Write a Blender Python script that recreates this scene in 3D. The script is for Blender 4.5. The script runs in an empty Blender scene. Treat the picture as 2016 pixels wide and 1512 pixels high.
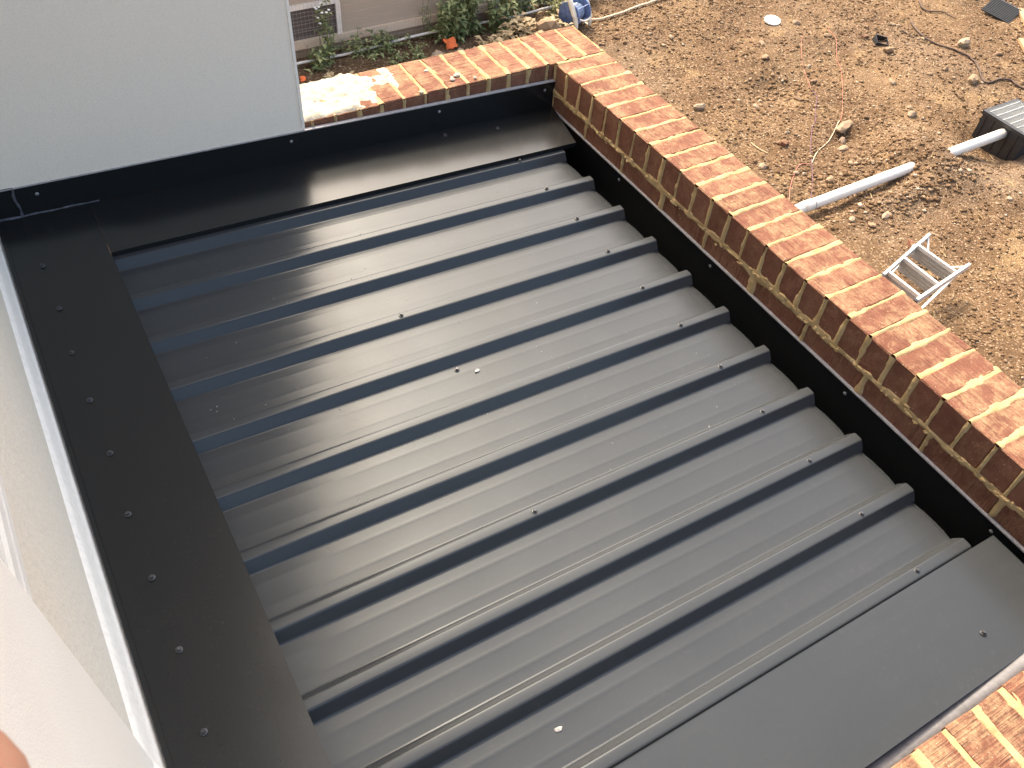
import bpy, bmesh, math, random
import numpy as np
from mathutils import Vector, Matrix

random.seed(7)
rng = np.random.default_rng(7)
sc = bpy.context.scene
COL = sc.collection

# ------------------------------------------------------------------ camera, sky, sun, exposure
cam_d = bpy.data.cameras.new('camera')
cam = bpy.data.objects.new('camera', cam_d)
COL.objects.link(cam)
CAM = Vector((-1.488, -2.241, 1.815))
RIGHT = Vector((0.8606036, -0.5049642, 0.0661254))
DOWN = Vector((-0.3425682, -0.6700684, -0.6585251))
FWD = Vector((0.3768402, 0.5440767, -0.7496480))
cam.matrix_world = Matrix((
    (RIGHT.x, -DOWN.x, -FWD.x, CAM.x),
    (RIGHT.y, -DOWN.y, -FWD.y, CAM.y),
    (RIGHT.z, -DOWN.z, -FWD.z, CAM.z),
    (0, 0, 0, 1)))
cam_d.sensor_width = 36.0
cam_d.lens = 36.0 * 1694.17 / 2016.0
cam_d.clip_start = 0.01
cam_d.clip_end = 2000
cam_d.dof.use_dof = True
cam_d.dof.focus_distance = 2.8
cam_d.dof.aperture_fstop = 62
sc.camera = cam

SUN_EL, SUN_AZ = math.radians(50), math.radians(9)      # azimuth from +Y towards +X
world = bpy.data.worlds.new('World')
sc.world = world
world.use_nodes = True
wn = world.node_tree
bg = wn.nodes['Background']
sky = wn.nodes.new('ShaderNodeTexSky')
sky.sky_type = 'NISHITA'
sky.sun_disc = False
sky.sun_elevation = SUN_EL
sky.sun_rotation = SUN_AZ
sky.air_density = 0.85
sky.dust_density = 5.0
sky.ozone_density = 0.6
tint = wn.nodes.new('ShaderNodeMix'); tint.data_type = 'RGBA'; tint.blend_type = 'MULTIPLY'   # warm haze in the air
tint.inputs[0].default_value = 1.0; tint.inputs[7].default_value = (1.06, 1.0, .885, 1)
wn.links.new(sky.outputs[0], tint.inputs[6])
wn.links.new(tint.outputs[2], bg.inputs[0])
bg.inputs[1].default_value = 0.15

sun_d = bpy.data.lights.new('sun', 'SUN')
sun_d.energy = 1.5
sun_d.angle = math.radians(10.0)
sun_d.color = (1.0, 0.89, 0.73)
sun = bpy.data.objects.new('sun', sun_d)
COL.objects.link(sun)
sdir = Vector((math.sin(SUN_AZ) * math.cos(SUN_EL), math.cos(SUN_AZ) * math.cos(SUN_EL), math.sin(SUN_EL)))
sun.rotation_euler = sdir.to_track_quat('Z', 'Y').to_euler()
sun.location = (0, 0, 20)

sc.view_settings.view_transform = 'Standard'
sc.view_settings.look = 'None'
sc.view_settings.gamma = 1
sc.view_settings.use_curve_mapping = False
sc.view_settings.exposure = 2.03

# ------------------------------------------------------------------ noise helpers
def _hash(ix, iy, seed):
    h = (ix.astype(np.int64) * 374761393 + iy.astype(np.int64) * 668265263 + seed * 982451653) & 0x7fffffff
    h = ((h ^ (h >> 13)) * 1274126177) & 0x7fffffff
    return ((h ^ (h >> 16)) & 0xffff) / 65535.0

def vnoise(x, y, seed=0):
    x = np.asarray(x, float); y = np.asarray(y, float)
    ix = np.floor(x); iy = np.floor(y)
    fx = x - ix; fy = y - iy
    fx = fx * fx * (3 - 2 * fx); fy = fy * fy * (3 - 2 * fy)
    a = _hash(ix, iy, seed); b = _hash(ix + 1, iy, seed)
    c = _hash(ix, iy + 1, seed); d = _hash(ix + 1, iy + 1, seed)
    return (a * (1 - fx) + b * fx) * (1 - fy) + (c * (1 - fx) + d * fx) * fy - 0.5

def fbm(x, y, seed=0, oct=4):
    s = 0; a = 1.0
    for k in range(oct):
        s = s + a * vnoise(np.asarray(x) * 2 ** k, np.asarray(y) * 2 ** k, seed + k * 17)
        a *= 0.5
    return s

# ------------------------------------------------------------------ mesh helpers
class MB:
    def __init__(self):
        self.v = []; self.f = []
    def box(self, lo, hi, M=None):
        n = len(self.v)
        for x in (lo[0], hi[0]):
            for y in (lo[1], hi[1]):
                for z in (lo[2], hi[2]):
                    p = Vector((x, y, z))
                    self.v.append(M @ p if M else p)
        for q in ((0, 1, 3, 2), (4, 6, 7, 5), (0, 4, 5, 1), (2, 3, 7, 6), (0, 2, 6, 4), (1, 5, 7, 3)):
            self.f.append([n + i for i in q])
        return self
    def bar(self, a, b, w, h, up=(0, 0, 1)):
        """rectangular bar from a to b, w across and h along up"""
        a = Vector(a); b = Vector(b); d = (b - a); L = d.length; d.normalize()
        up = Vector(up); s = d.cross(up).normalized(); u = s.cross(d).normalized()
        n = len(self.v)
        for t in (0, L):
            for i, j in ((-1, -1), (1, -1), (1, 1), (-1, 1)):
                self.v.append(a + d * t + s * (i * w / 2) + u * (j * h / 2))
        for q in ((3, 2, 1, 0), (4, 5, 6, 7), (0, 1, 5, 4), (1, 2, 6, 5), (2, 3, 7, 6), (3, 0, 4, 7)):
            self.f.append([n + i for i in q])
        return self
    def tube(self, pts, r, seg=8, caps=True):
        pts = [Vector(p) for p in pts]
        rs = r if hasattr(r, '__len__') else [r] * len(pts)
        rings = []
        prev = None
        for i, p in enumerate(pts):
            d = (pts[min(i + 1, len(pts) - 1)] - pts[max(i - 1, 0)]).normalized()
            ref = Vector((0, 0, 1)) if abs(d.z) < .9 else Vector((1, 0, 0))
            s = d.cross(ref).normalized(); u = s.cross(d).normalized()
            n = len(self.v)
            for k in range(seg):
                a = 2 * math.pi * k / seg
                self.v.append(p + s * (math.cos(a) * rs[i]) + u * (math.sin(a) * rs[i]))
            rings.append(n)
        for a, b in zip(rings, rings[1:]):
            for k in range(seg):
                self.f.append([a + k, a + (k + 1) % seg, b + (k + 1) % seg, b + k])
        if caps:
            self.f.append([rings[0] + k for k in range(seg)][::-1])
            self.f.append([rings[-1] + k for k in range(seg)])
        return self
    def lathe(self, prof, seg=16, M=None):
        rings = []
        for (r, z) in prof:
            n = len(self.v)
            for k in range(seg):
                a = 2 * math.pi * k / seg
                p = Vector((r * math.cos(a), r * math.sin(a), z))
                self.v.append(M @ p if M else p)
            rings.append(n)
        for a, b in zip(rings, rings[1:]):
            for k in range(seg):
                self.f.append([a + k, a + (k + 1) % seg, b + (k + 1) % seg, b + k])
        self.f.append([rings[-1] + k for k in range(seg)])
        self.f.append([rings[0] + k for k in range(seg)][::-1])
        return self
    def grid(self, P):
        """P: array (m,n,3)"""
        m, n, _ = P.shape
        o = len(self.v)
        self.v.extend(Vector(p) for p in P.reshape(-1, 3).tolist())
        for i in range(m - 1):
            for j in range(n - 1):
                a = o + i * n + j
                self.f.append([a, a + 1, a + n + 1, a + n])
        return self
    def mesh(self, name, mat=None, smooth=False):
        me = bpy.data.meshes.new(name)
        me.from_pydata([tuple(p) for p in self.v], [], self.f)
        me.update()
        if mat: me.materials.append(mat)
        if smooth:
            me.polygons.foreach_set('use_smooth', [True] * len(me.polygons))
        return me
    def build(self, name, mat, parent=None, smooth=False):
        return link(name, self.mesh(name, mat, smooth), parent)

def link(name, me, parent=None, loc=None, rot=None):
    o = bpy.data.objects.new(name, me)
    COL.objects.link(o)
    if parent: o.parent = parent
    if loc is not None: o.location = loc
    if rot is not None: o.rotation_euler = rot
    return o

def tag(o, label=None, cat=None, group=None, kind=None):
    if label: o['label'] = label
    if cat: o['category'] = cat
    if group: o['group'] = group
    if kind: o['kind'] = kind
    return o

def empty(name, loc=(0, 0, 0), rz=0):
    o = bpy.data.objects.new(name, None)
    COL.objects.link(o)
    o.location = loc; o.rotation_euler = (0, 0, rz)
    o.empty_display_size = .1
    return o

def bevel_box_mesh(name, lo, hi, w, mat, seg=1, jitter=0.0, seed=0):
    bm = bmesh.new()
    bmesh.ops.create_cube(bm, size=1)
    for v in bm.verts:
        v.co = Vector([lo[i] + (v.co[i] + .5) * (hi[i] - lo[i]) for i in range(3)])
    bmesh.ops.bevel(bm, geom=bm.edges[:], offset=w, segments=seg, profile=.6, affect='EDGES')
    r = random.Random(seed)
    if jitter:
        for v in bm.verts:
            v.co += Vector((r.uniform(-1, 1), r.uniform(-1, 1), r.uniform(-1, 1))) * jitter
    me = bpy.data.meshes.new(name)
    bm.to_mesh(me); bm.free()
    me.materials.append(mat)
    return me

# ------------------------------------------------------------------ materials
class NT:
    """tiny node-tree writer"""
    def __init__(self, name):
        self.m = bpy.data.materials.new(name)
        self.m.use_nodes = True
        self.t = self.m.node_tree
        self.b = self.t.nodes['Principled BSDF']
    def n(self, typ, **kw):
        nd = self.t.nodes.new('ShaderNode' + typ)
        for k, v in kw.items():
            if k.startswith('i_'):
                nd.inputs[k[2:].replace('_', ' ')].default_value = v
            else:
                setattr(nd, k, v)
        return nd
    def l(self, a, b): self.t.links.new(a, b)
    def pos(self): return self.n('NewGeometry').outputs['Position']
    def obj(self): return self.n('TexCoord').outputs['Object']
    def noise(self, vec, scale, detail=4, rough=.6, dist=0):
        nd = self.n('TexNoise'); nd.inputs['Scale'].default_value = scale
        nd.inputs['Detail'].default_value = detail; nd.inputs['Roughness'].default_value = rough
        nd.inputs['Distortion'].default_value = dist
        if vec is not None: self.l(vec, nd.inputs['Vector'])
        return nd.outputs['Fac']
    def scale(self, vec, s):
        nd = self.n('VectorMath', operation='MULTIPLY'); self.l(vec, nd.inputs[0]); nd.inputs[1].default_value = s
        return nd.outputs[0]
    def ramp(self, fac, stops, interp='LINEAR'):
        nd = self.n('ValToRGB'); self.l(fac, nd.inputs[0]); cr = nd.color_ramp; cr.interpolation = interp
        while len(cr.elements) < len(stops): cr.elements.new(.5)
        for e, (p, c) in zip(cr.elements, stops):
            e.position = p
            e.color = (c, c, c, 1) if not hasattr(c, '__len__') else (*c, 1)
        return nd.outputs[0]
    def mix(self, fac, a, b, typ='MIX'):
        nd = self.n('Mix', data_type='RGBA', blend_type=typ)
        for s, v in ((nd.inputs[0], fac), (nd.inputs[6], a), (nd.inputs[7], b)):
            if hasattr(v, 'is_linked') or hasattr(v, 'links'): self.l(v, s)
            elif hasattr(v, '__len__'): s.default_value = (*v, 1)
            else: s.default_value = v
        return nd.outputs[2]
    def math(self, op, a, b=None, clamp=False):
        nd = self.n('Math', operation=op); nd.use_clamp = clamp
        for s, v in ((nd.inputs[0], a), (nd.inputs[1], b)):
            if v is None: continue
            if hasattr(v, 'links'): self.l(v, s)
            else: s.default_value = v
        return nd.outputs[0]
    def bump(self, h, strength, dist, prev=None):
        nd = self.n('Bump'); nd.inputs['Strength'].default_value = strength
        nd.inputs['Distance'].default_value = dist
        self.l(h, nd.inputs['Height'])
        if prev is not None: self.l(prev, nd.inputs['Normal'])
        return nd.outputs[0]
    def out(self, color=None, rough=None, normal=None, **kw):
        for key, v in (('Base Color', color), ('Roughness', rough), ('Normal', normal)):
            if v is None: continue
            s = self.b.inputs[key]
            if hasattr(v, 'links'): self.l(v, s)
            elif hasattr(v, '__len__'): s.default_value = (*v, 1)
            else: s.default_value = v
        for k, v in kw.items():
            self.b.inputs[k.replace('_', ' ')].default_value = v
        return self.m

def simple(name, col, rough=.6, var=.15, scale=30, bump=0, bdist=.002, **kw):
    t = NT(name); p = t.obj()
    n = t.noise(p, scale, 4)
    lo = tuple(c * (1 - var) for c in col); hi = tuple(min(1, c * (1 + var)) for c in col)
    c = t.ramp(n, [(.3, lo), (.7, hi)])
    nm = t.bump(t.noise(p, scale * 4, 3), bump, bdist) if bump else None
    return t.out(c, rough, nm, **kw)

def m_metal():
    t = NT('charcoal_steel'); p = t.pos()
    big = t.noise(p, 3.0, 4, .6)
    streak = t.noise(t.scale(p, (2.0, 40.0, 40.0)), 1.0, 4, .6)
    dust = t.noise(p, 60, 5, .7)
    dm = t.ramp(dust, [(.55, 0.0), (.8, 1.0)])
    film = t.math('MULTIPLY', t.ramp(big, [(.35, .15), (.75, 1.0)]), t.ramp(streak, [(.3, .3), (.7, 1.0)]))
    c = t.mix(t.math('MULTIPLY', dm, t.math('MULTIPLY', film, .16)), (.0315, .0345, .0375), (.17, .16, .145))
    c = t.mix(t.math('MULTIPLY', film, .03), c, (.22, .19, .15))
    r = t.math('ADD', t.math('MULTIPLY', film, .06), .225)
    nm = t.bump(t.noise(p, 2.2, 2), .06, .05)
    nm = t.bump(t.noise(p, 900, 2), .04, .0005, nm)
    return t.out(c, r, nm, IOR=1.39, Specular_Tint=(.85, .94, 1.0, 1))

def m_flash():
    t = NT('charcoal_flashing_steel'); p = t.pos()
    big = t.noise(p, 4.0, 4, .6)
    dust = t.noise(p, 90, 5, .75)
    dm = t.ramp(dust, [(.6, 0.0), (.8, 1.0)])
    c = t.mix(t.math('MULTIPLY', dm, t.math('MULTIPLY', big, .12)), (.0105, .0108, .0110), (.15, .13, .11))
    r = t.math('ADD', t.math('MULTIPLY', big, .05), .20)
    nm = t.bump(t.noise(p, 2.0, 2), .08, .05)
    return t.out(c, r, nm, IOR=1.45, Specular_Tint=(.88, .95, 1.0, 1))

def m_brick():
    t = NT('red_wirecut_brick')
    o = t.obj(); p = t.pos()
    info = t.n('ObjectInfo')
    rnd = info.outputs['Random']
    off = t.n('VectorMath', operation='MULTIPLY_ADD')
    cx = t.n('CombineXYZ'); t.l(rnd, cx.inputs[0]); t.l(rnd, cx.inputs[1])
    t.l(cx.outputs[0], off.inputs[0]); off.inputs[1].default_value = (37, 91, 0); t.l(o, off.inputs[2])
    q = off.outputs[0]
    base = t.ramp(rnd, [(0, (.115, .043, .026)), (.35, (.150, .060, .036)), (.7, (.13, .050, .031)), (1, (.175, .076, .047))])
    n1 = t.noise(q, 28, 5, .65)
    base = t.mix(t.ramp(n1, [(.35, .0), (.7, .55)]), base, (.22, .10, .062))
    n2 = t.noise(q, 300, 3, .6)
    base = t.mix(t.ramp(n2, [(.58, 0.0), (.72, .45)]), base, (.16, .05, .035))
    # mortar haze and smears left over from laying
    sm = t.noise(p, 14, 6, .72, .4)
    smf = t.noise(t.scale(p, (1, 1, .35)), 120, 4, .7)
    sep = t.n('SeparateXYZ'); t.l(t.n('NewGeometry').outputs['True Normal'], sep.inputs[0])
    up = t.ramp(sep.outputs[2], [(.3, .30), (.8, 1.0)])
    patch = t.math('MULTIPLY', t.ramp(sm, [(.43, 0.0), (.58, 1.0)]), t.ramp(smf, [(.34, .15), (.60, 1.0)]))
    base = t.mix(t.math('MULTIPLY', patch, t.math('MULTIPLY', up, .62)), base, (.38, .265, .145))
    fl = t.noise(p, 210, 3, .6)
    base = t.mix(t.math('MULTIPLY', t.ramp(fl, [(.66, 0.0), (.72, 1.0)]), .75), base, (.62, .50, .34))
    h = t.ramp(t.noise(t.scale(q, (150.0, 9.0, 9.0)), 1.0, 2, .5), [(.30, 0.0), (.66, 1.0)])
    rg = t.ramp(t.noise(q, 16, 4, .6), [(.34, .25), (.58, 1.0)])
    base = t.mix(t.math('MULTIPLY', t.ramp(h, [(.0, .62), (.5, 0.0)]), rg), base, (.095, .033, .02))
    h = t.math('MULTIPLY', h, rg)
    nm = t.bump(h, .9, .0038)
    nm = t.bump(t.noise(q, 180, 4), .5, .0015, nm)
    return t.out(base, .88, nm, Specular_IOR_Level=.25)

def m_mortar():
    t = NT('sandy_mortar'); p = t.pos()
    n = t.noise(p, 25, 5, .65)
    c = t.ramp(n, [(.3, (.37, .26, .12)), (.5, (.47, .34, .17)), (.75, (.52, .40, .23))])
    g = t.noise(p, 600, 3)
    c = t.mix(t.ramp(g, [(.35, .35), (.6, 0.0)]), c, (.30, .19, .09))
    nm = t.bump(t.noise(p, 160, 5, .7), .9, .004)
    return t.out(c, .95, nm, Specular_IOR_Level=.2)

def m_stucco(name, col, bs, bump, tint=(.9, .85, .78)):
    t = NT(name); p = t.pos()
    n = t.noise(p, 2.2, 5, .6)
    c = t.mix(t.ramp(n, [(.3, 0.0), (.75, .5)]), col, tuple(a * b for a, b in zip(col, tint)))
    s = t.noise(p, 45, 4, .7)
    c = t.mix(t.ramp(s, [(.62, 0.0), (.8, .22)]), c, tuple(a * .55 for a in col))
    g = t.noise(p, bs, 3, .6)
    c = t.mix(t.ramp(g, [(.3, .28), (.55, 0.0)]), c, tuple(a * .62 for a in col))
    nm = t.bump(g, bump, .002)
    nm = t.bump(t.noise(p, 8, 2), .12, .01, nm)
    return t.out(c, .9, nm, Specular_IOR_Level=.25)

def m_ground():
    t = NT('clay_soil'); p = t.pos()
    n = t.noise(p, 1.3, 7, .66, .3)
    c = t.ramp(n, [(.28, (.070, .042, .022)), (.43, (.108, .066, .035)), (.56, (.145, .091, .048)), (.74, (.205, .133, .070))])
    g = t.noise(p, .55, 4, .6)
    c = t.mix(t.ramp(g, [(.52, 0.0), (.68, .6)]), c, (.18, .135, .095))
    a = t.n('Attribute', attribute_name='soil_blend').outputs['Fac']
    c = t.mix(t.math('MULTIPLY', a, .5), c, (.17, .115, .068))
    y = t.noise(p, 1.7, 5, .6)
    c = t.mix(t.ramp(y, [(.57, 0.0), (.72, .7)]), c, (.33, .225, .11))
    m1 = t.noise(p, 9, 6, .7)
    c = t.mix(t.ramp(m1, [(.28, .5), (.5, 0.0)]), c, (.085, .052, .030))
    v = t.n('TexVoronoi', feature='F1'); t.l(p, v.inputs['Vector']); v.inputs['Scale'].default_value = 34
    vc = t.n('SeparateColor'); t.l(v.outputs['Color'], vc.inputs[0])
    peb = t.math('MULTIPLY', t.ramp(v.outputs['Distance'], [(.28, 1.0), (.42, 0.0)]), t.ramp(vc.outputs[0], [(.55, 0.0), (.7, 1.0)]))
    c = t.mix(t.math('MULTIPLY', peb, .6), c, (.38, .275, .18))
    v2 = t.n('TexVoronoi', feature='F1'); t.l(p, v2.inputs['Vector']); v2.inputs['Scale'].default_value = 75
    vc2 = t.n('SeparateColor'); t.l(v2.outputs['Color'], vc2.inputs[0])
    c = t.mix(t.math('MULTIPLY', t.ramp(vc2.outputs[1], [(.2, .5), (.5, 0.0)]), .7), c, (.16, .092, .05))
    c = t.mix(t.ramp(vc2.outputs[2], [(.8, 0.0), (1.0, .6)]), c, (.42, .31, .205))
    nm = t.bump(t.noise(p, 14, 7, .72), .9, .035)
    nm = t.bump(peb, .6, .012, nm)
    nm = t.bump(t.math('MULTIPLY', v2.outputs['Distance'], -1), .5, .01, nm)
    return t.out(c, .97, nm, Specular_IOR_Level=.12)

def m_rock(name, stops):
    t = NT(name); o = t.obj()
    rnd = t.n('ObjectInfo').outputs['Random']
    c = t.ramp(rnd, stops)
    n = t.noise(o, 18, 5)
    c = t.mix(t.ramp(n, [(.35, .5), (.65, 0.0)]), c, (.30, .20, .12))
    nm = t.bump(t.noise(o, 50, 4), .6, .006)
    return t.out(c, .92, nm, Specular_IOR_Level=.2)

def m_gravel():
    t = NT('loose_stones'); p = t.pos()
    a = t.n('Attribute', attribute_name='tone').outputs['Fac']
    c = t.ramp(a, [(0, (.06, .036, .020)), (.4, (.105, .065, .036)), (.68, (.155, .10, .058)), (.88, (.28, .205, .135)), (1, (.40, .325, .25))])
    n = t.noise(p, 60, 4)
    c = t.mix(t.ramp(n, [(.35, .45), (.6, 0.0)]), c, (.30, .19, .10))
    return t.out(c, .95, t.bump(t.noise(p, 120, 3), .5, .004), Specular_IOR_Level=.15)

def m_leaf(name, a, b):
    t = NT(name); p = t.pos()
    n = t.n('Attribute', attribute_name='tone').outputs['Fac']
    c = t.ramp(n, [(0, a), (1, b)])
    return t.out(c, .6, None, Specular_IOR_Level=.3)

M_METAL = m_metal(); M_FLASH = m_flash(); M_BRICK = m_brick(); M_MORTAR = m_mortar()
M_BLOCK = m_stucco('grey_render', (.85, .785, .68), 260, .25, (.93, .93, .95))
M_WALL = m_stucco('beige_textured_render', (.74, .685, .585), 120, 1.0)
M_PIER = m_stucco('smooth_white_render', (.83, .79, .72), 330, .35)
M_BAND = m_stucco('white_trowelled_render', (.86, .82, .745), 60, .15, (.97, .97, .98))
M_GROUND = m_ground()
M_GRAVEL = m_gravel()
M_SCREW = simple('dark_screw_steel', (.05, .052, .055), .35, .2, 200, Metallic=.3)
M_RIVET = simple('dull_rivet_aluminium', (.30, .31, .33), .4, .2, 200, Metallic=.6)
M_SEAL = simple('grey_sealant', (.36, .35, .355), .6, .2, 60, .3)
M_SEALG = simple('weathered_grey_sealant', (.135, .13, .132), .55, .2, 60, .3)
M_SEALB = simple('smeared_blue_grey_sealant', (.075, .085, .11), .55, .6, 90, .5)
M_PVC = simple('white_pvc', (.66, .62, .55), .35, .06, 12)
M_PVCD = simple('dusty_white_conduit', (.70, .66, .59), .5, .2, 6)
M_ALU = simple('ladder_aluminium', (.60, .585, .55), .42, .1, 30, Metallic=.35)
M_ALUD = simple('ladder_tread_aluminium', (.33, .31, .28), .5, .15, 40, Metallic=.3)
M_BLACKP = simple('black_plastic', (.022, .022, .023), .45, .2, 40)
M_GALV = simple('galvanised_grate', (.52, .52, .49), .4, .1, 60, Metallic=.4)
M_CABLE = simple('dark_root', (.075, .045, .03), .8, .3, 60)
M_PINKW = simple('pink_wire', (.36, .13, .09), .5, .1, 30)
M_PURPW = simple('purple_wire', (.13, .05, .09), .5, .2, 30)
M_CREAMW = simple('cream_wire', (.55, .43, .29), .5, .1, 30)
M_REDW = simple('red_wire', (.36, .11, .06), .5, .1, 30)
M_CREAMP = simple('cream_plastic', (.74, .68, .55), .45, .06, 30)
M_BLUEP = simple('dusty_blue_plastic', (.13, .19, .36), .4, .3, 25)
M_ORANGE = simple('orange_plastic', (.85, .17, .03), .5, .1, 30)
M_NWALL = m_stucco('taupe_render', (.46, .385, .30), 120, .15, (.96, .96, .96))
M_NBASE = m_stucco('brown_base_render', (.34, .26, .18), 120, .3)
M_NBAND = m_stucco('cream_sill_render', (.68, .56, .43), 90, .2)
M_FRAME = simple('white_window_frame', (.78, .75, .69), .45, .06, 8)
M_DARKG = simple('dark_window_glass', (.045, .038, .036), .25, .2, 4)
M_SCREEN = simple('grey_window_slats', (.10, .085, .08), .5, .15, 5)
M_WIRE = simple('galvanised_fence_wire', (.40, .38, .34), .5, .1, 20, Metallic=.3)
M_LEAF = m_leaf('weed_leaf', (.09, .125, .045), (.36, .38, .17))
M_LEAFY = m_leaf('yellowing_leaf', (.10, .11, .03), (.26, .24, .07))
M_DRY = m_leaf('dry_grass', (.30, .21, .11), (.55, .43, .24))
M_STEM = simple('weed_stem', (.16, .17, .06), .7, .3, 30)
M_PETAL = simple('white_petal', (.82, .80, .74), .6, .05, 30)
M_SPILL = None
M_WOOD = simple('weathered_timber', (.40, .25, .13), .8, .3, 40, .5)
M_SKIN = simple('skin', (.40, .21, .14), .5, .08, 40, .15, .0008, Subsurface_Weight=.15)

# ------------------------------------------------------------------ ground
GZ = -2.4
def gauss(x, y, cx, cy, sx, sy): return np.exp(-((x - cx) / sx) ** 2 - ((y - cy) / sy) ** 2)
def ground_h(x, y):
    x = np.asarray(x, float); y = np.asarray(y, float)
    h = fbm(x * .5, y * .5, 3, 3) * .07
    h = h + fbm(x * 2.3, y * 2.3, 11, 4) * .030
    h = h + fbm(x * 8, y * 8, 29, 3) * .014
    h = h + .22 * gauss(x, y, 5.24, 1.40, .27, .40)           # heap over the pipe
    h = h + .05 * gauss(x, y, 4.75, 1.14, .45, .12)
    h = h - .045 * gauss(x, y, 4.3, 1.37, .6, .11)
    h = h - .16 * gauss(x, y, 6.2, 1.42, .26, .34)            # dug out beside the pit
    h = h - .10 * gauss(x, y, 4.9, 3.0, .35, .22)             # hollow
    h = h - .07 * gauss(x, y, 5.0, 2.05, .3, .12)
    h = h + .06 * gauss(x, y, 4.1, 4.3, .5, .3)
    h = h + .10 * gauss(x, y, 3.2, 4.65, .35, .2)
    h = h - .06 * gauss(x, y, 4.0, .25, .55, .35)             # flat under the step ladder
    return h
def gz(x, y): return GZ + float(ground_h(x, y))

def axis(lo, hi, step, far):
    inner = np.arange(lo, hi + step / 2, step)
    k = np.array([.3, .8, 1.6, 3, 6, 12, 25, 60, 150, far])
    return np.concatenate([lo - k[::-1], inner, hi + k])
gx = axis(.5, 10.0, .03, 600.0); gy = axis(-2.2, 6.2, .03, 600.0)
GX, GY = np.meshgrid(gx, gy, indexing='ij')
fade = np.clip(1 - (np.maximum(np.abs(GX - 4) - 12, 0) + np.maximum(np.abs(GY - 2) - 12, 0)) / 30, 0, 1)
Z = GZ + ground_h(GX, GY) * fade
under = (GX < .62) & (GY < .62)
Z = np.where(under, GZ - .10, Z)
V = np.stack([GX, GY, Z], -1).reshape(-1, 3)
m, n = GX.shape
I = np.arange(m * n).reshape(m, n)
F = np.stack([I[:-1, :-1], I[1:, :-1], I[1:, 1:], I[:-1, 1:]], -1).reshape(-1, 4)
me = bpy.data.meshes.new('ground')
me.vertices.add(len(V)); me.vertices.foreach_set('co', V.astype(np.float32).ravel())
me.loops.add(F.size); me.loops.foreach_set('vertex_index', F.astype(np.int32).ravel())
me.polygons.add(len(F)); me.polygons.foreach_set('loop_start', np.arange(0, F.size, 4, dtype=np.int32))
me.update(calc_edges=True)
me.polygons.foreach_set('use_smooth', [True] * len(me.polygons))
# soil blended towards one even brown: turned-over earth, the planted strip, hollows
dm = (gauss(GX, GY, 4.3, 1.6, .9, .25) * .8 + gauss(GX, GY, 4.85, 3.0, .45, .3) * .9 + gauss(GX, GY, 2.2, 4.9, 1.5, .35) * .8
      + gauss(GX, GY, 4.2, .5, .5, .35) * .5 + gauss(GX, GY, 4.3, 4.4, .8, .5) * .2 + gauss(GX, GY, 6.0, 2.6, .35, .2) * .4)
dm = np.clip(dm * (.75 + 1.3 * fbm(GX * 2, GY * 2, 77, 4)), 0, 1)
at = me.attributes.new('soil_blend', 'FLOAT', 'POINT'); at.data.foreach_set('value', dm.astype(np.float32).ravel())
me.materials.append(M_GROUND)
tag(link('ground', me), 'bare orange brown clay soil of the building site', None, None, 'structure')

# ------------------------------------------------------------------ loose stones on the ground
ico = bmesh.new(); bmesh.ops.create_icosphere(ico, subdivisions=1, radius=1)
ICO_V = np.array([v.co[:] for v in ico.verts]); ICO_F = np.array([[v.index for v in f.verts] for f in ico.faces]); ico.free()

def stones_mesh(name, N, place, rmin, rmax, power, mat, oct_=False):
    ICO_V, ICO_F = (OCT_V, OCT_F) if oct_ else (globals()['ICO_V'], globals()['ICO_F'])
    vs = []; fs = []; tone = []
    xy = place(N); N = len(xy)
    hz = GZ + ground_h(xy[:, 0], xy[:, 1])
    r = rmin + (rmax - rmin) * rng.random(N) ** power
    base = ICO_V[None] * (1 + rng.uniform(-.45, .45, (N, len(ICO_V), 1)))
    sq = rng.uniform(.55, 1.25, (N, 1, 3)); sq[:, :, 2] *= .6
    base = base * sq * r[:, None, None]
    a = rng.random(N) * 6.283
    ca, sa = np.cos(a)[:, None], np.sin(a)[:, None]
    X = base[:, :, 0] * ca - base[:, :, 1] * sa + xy[:, :1]
    Y = base[:, :, 0] * sa + base[:, :, 1] * ca + xy[:, 1:2]
    Zz = base[:, :, 2] + hz[:, None] + r[:, None] * .25
    V = np.stack([X, Y, Zz], -1).reshape(-1, 3)
    F = (ICO_F[None] + (np.arange(N) * len(ICO_V))[:, None, None]).reshape(-1, 3)
    me = bpy.data.meshes.new(name)
    me.vertices.add(len(V)); me.vertices.foreach_set('co', V.astype(np.float32).ravel())
    me.loops.add(F.size); me.loops.foreach_set('vertex_index', F.astype(np.int32).ravel())
    me.polygons.add(len(F)); me.polygons.foreach_set('loop_start', np.arange(0, F.size, 3, dtype=np.int32))
    me.update(calc_edges=True)
    tn = np.repeat(np.clip(rng.normal(.5, .24, N), 0, 1), len(ICO_V))
    at = me.attributes.new('tone', 'FLOAT', 'POINT'); at.data.foreach_set('value', tn.astype(np.float32))
    me.materials.append(mat)
    return me

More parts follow.
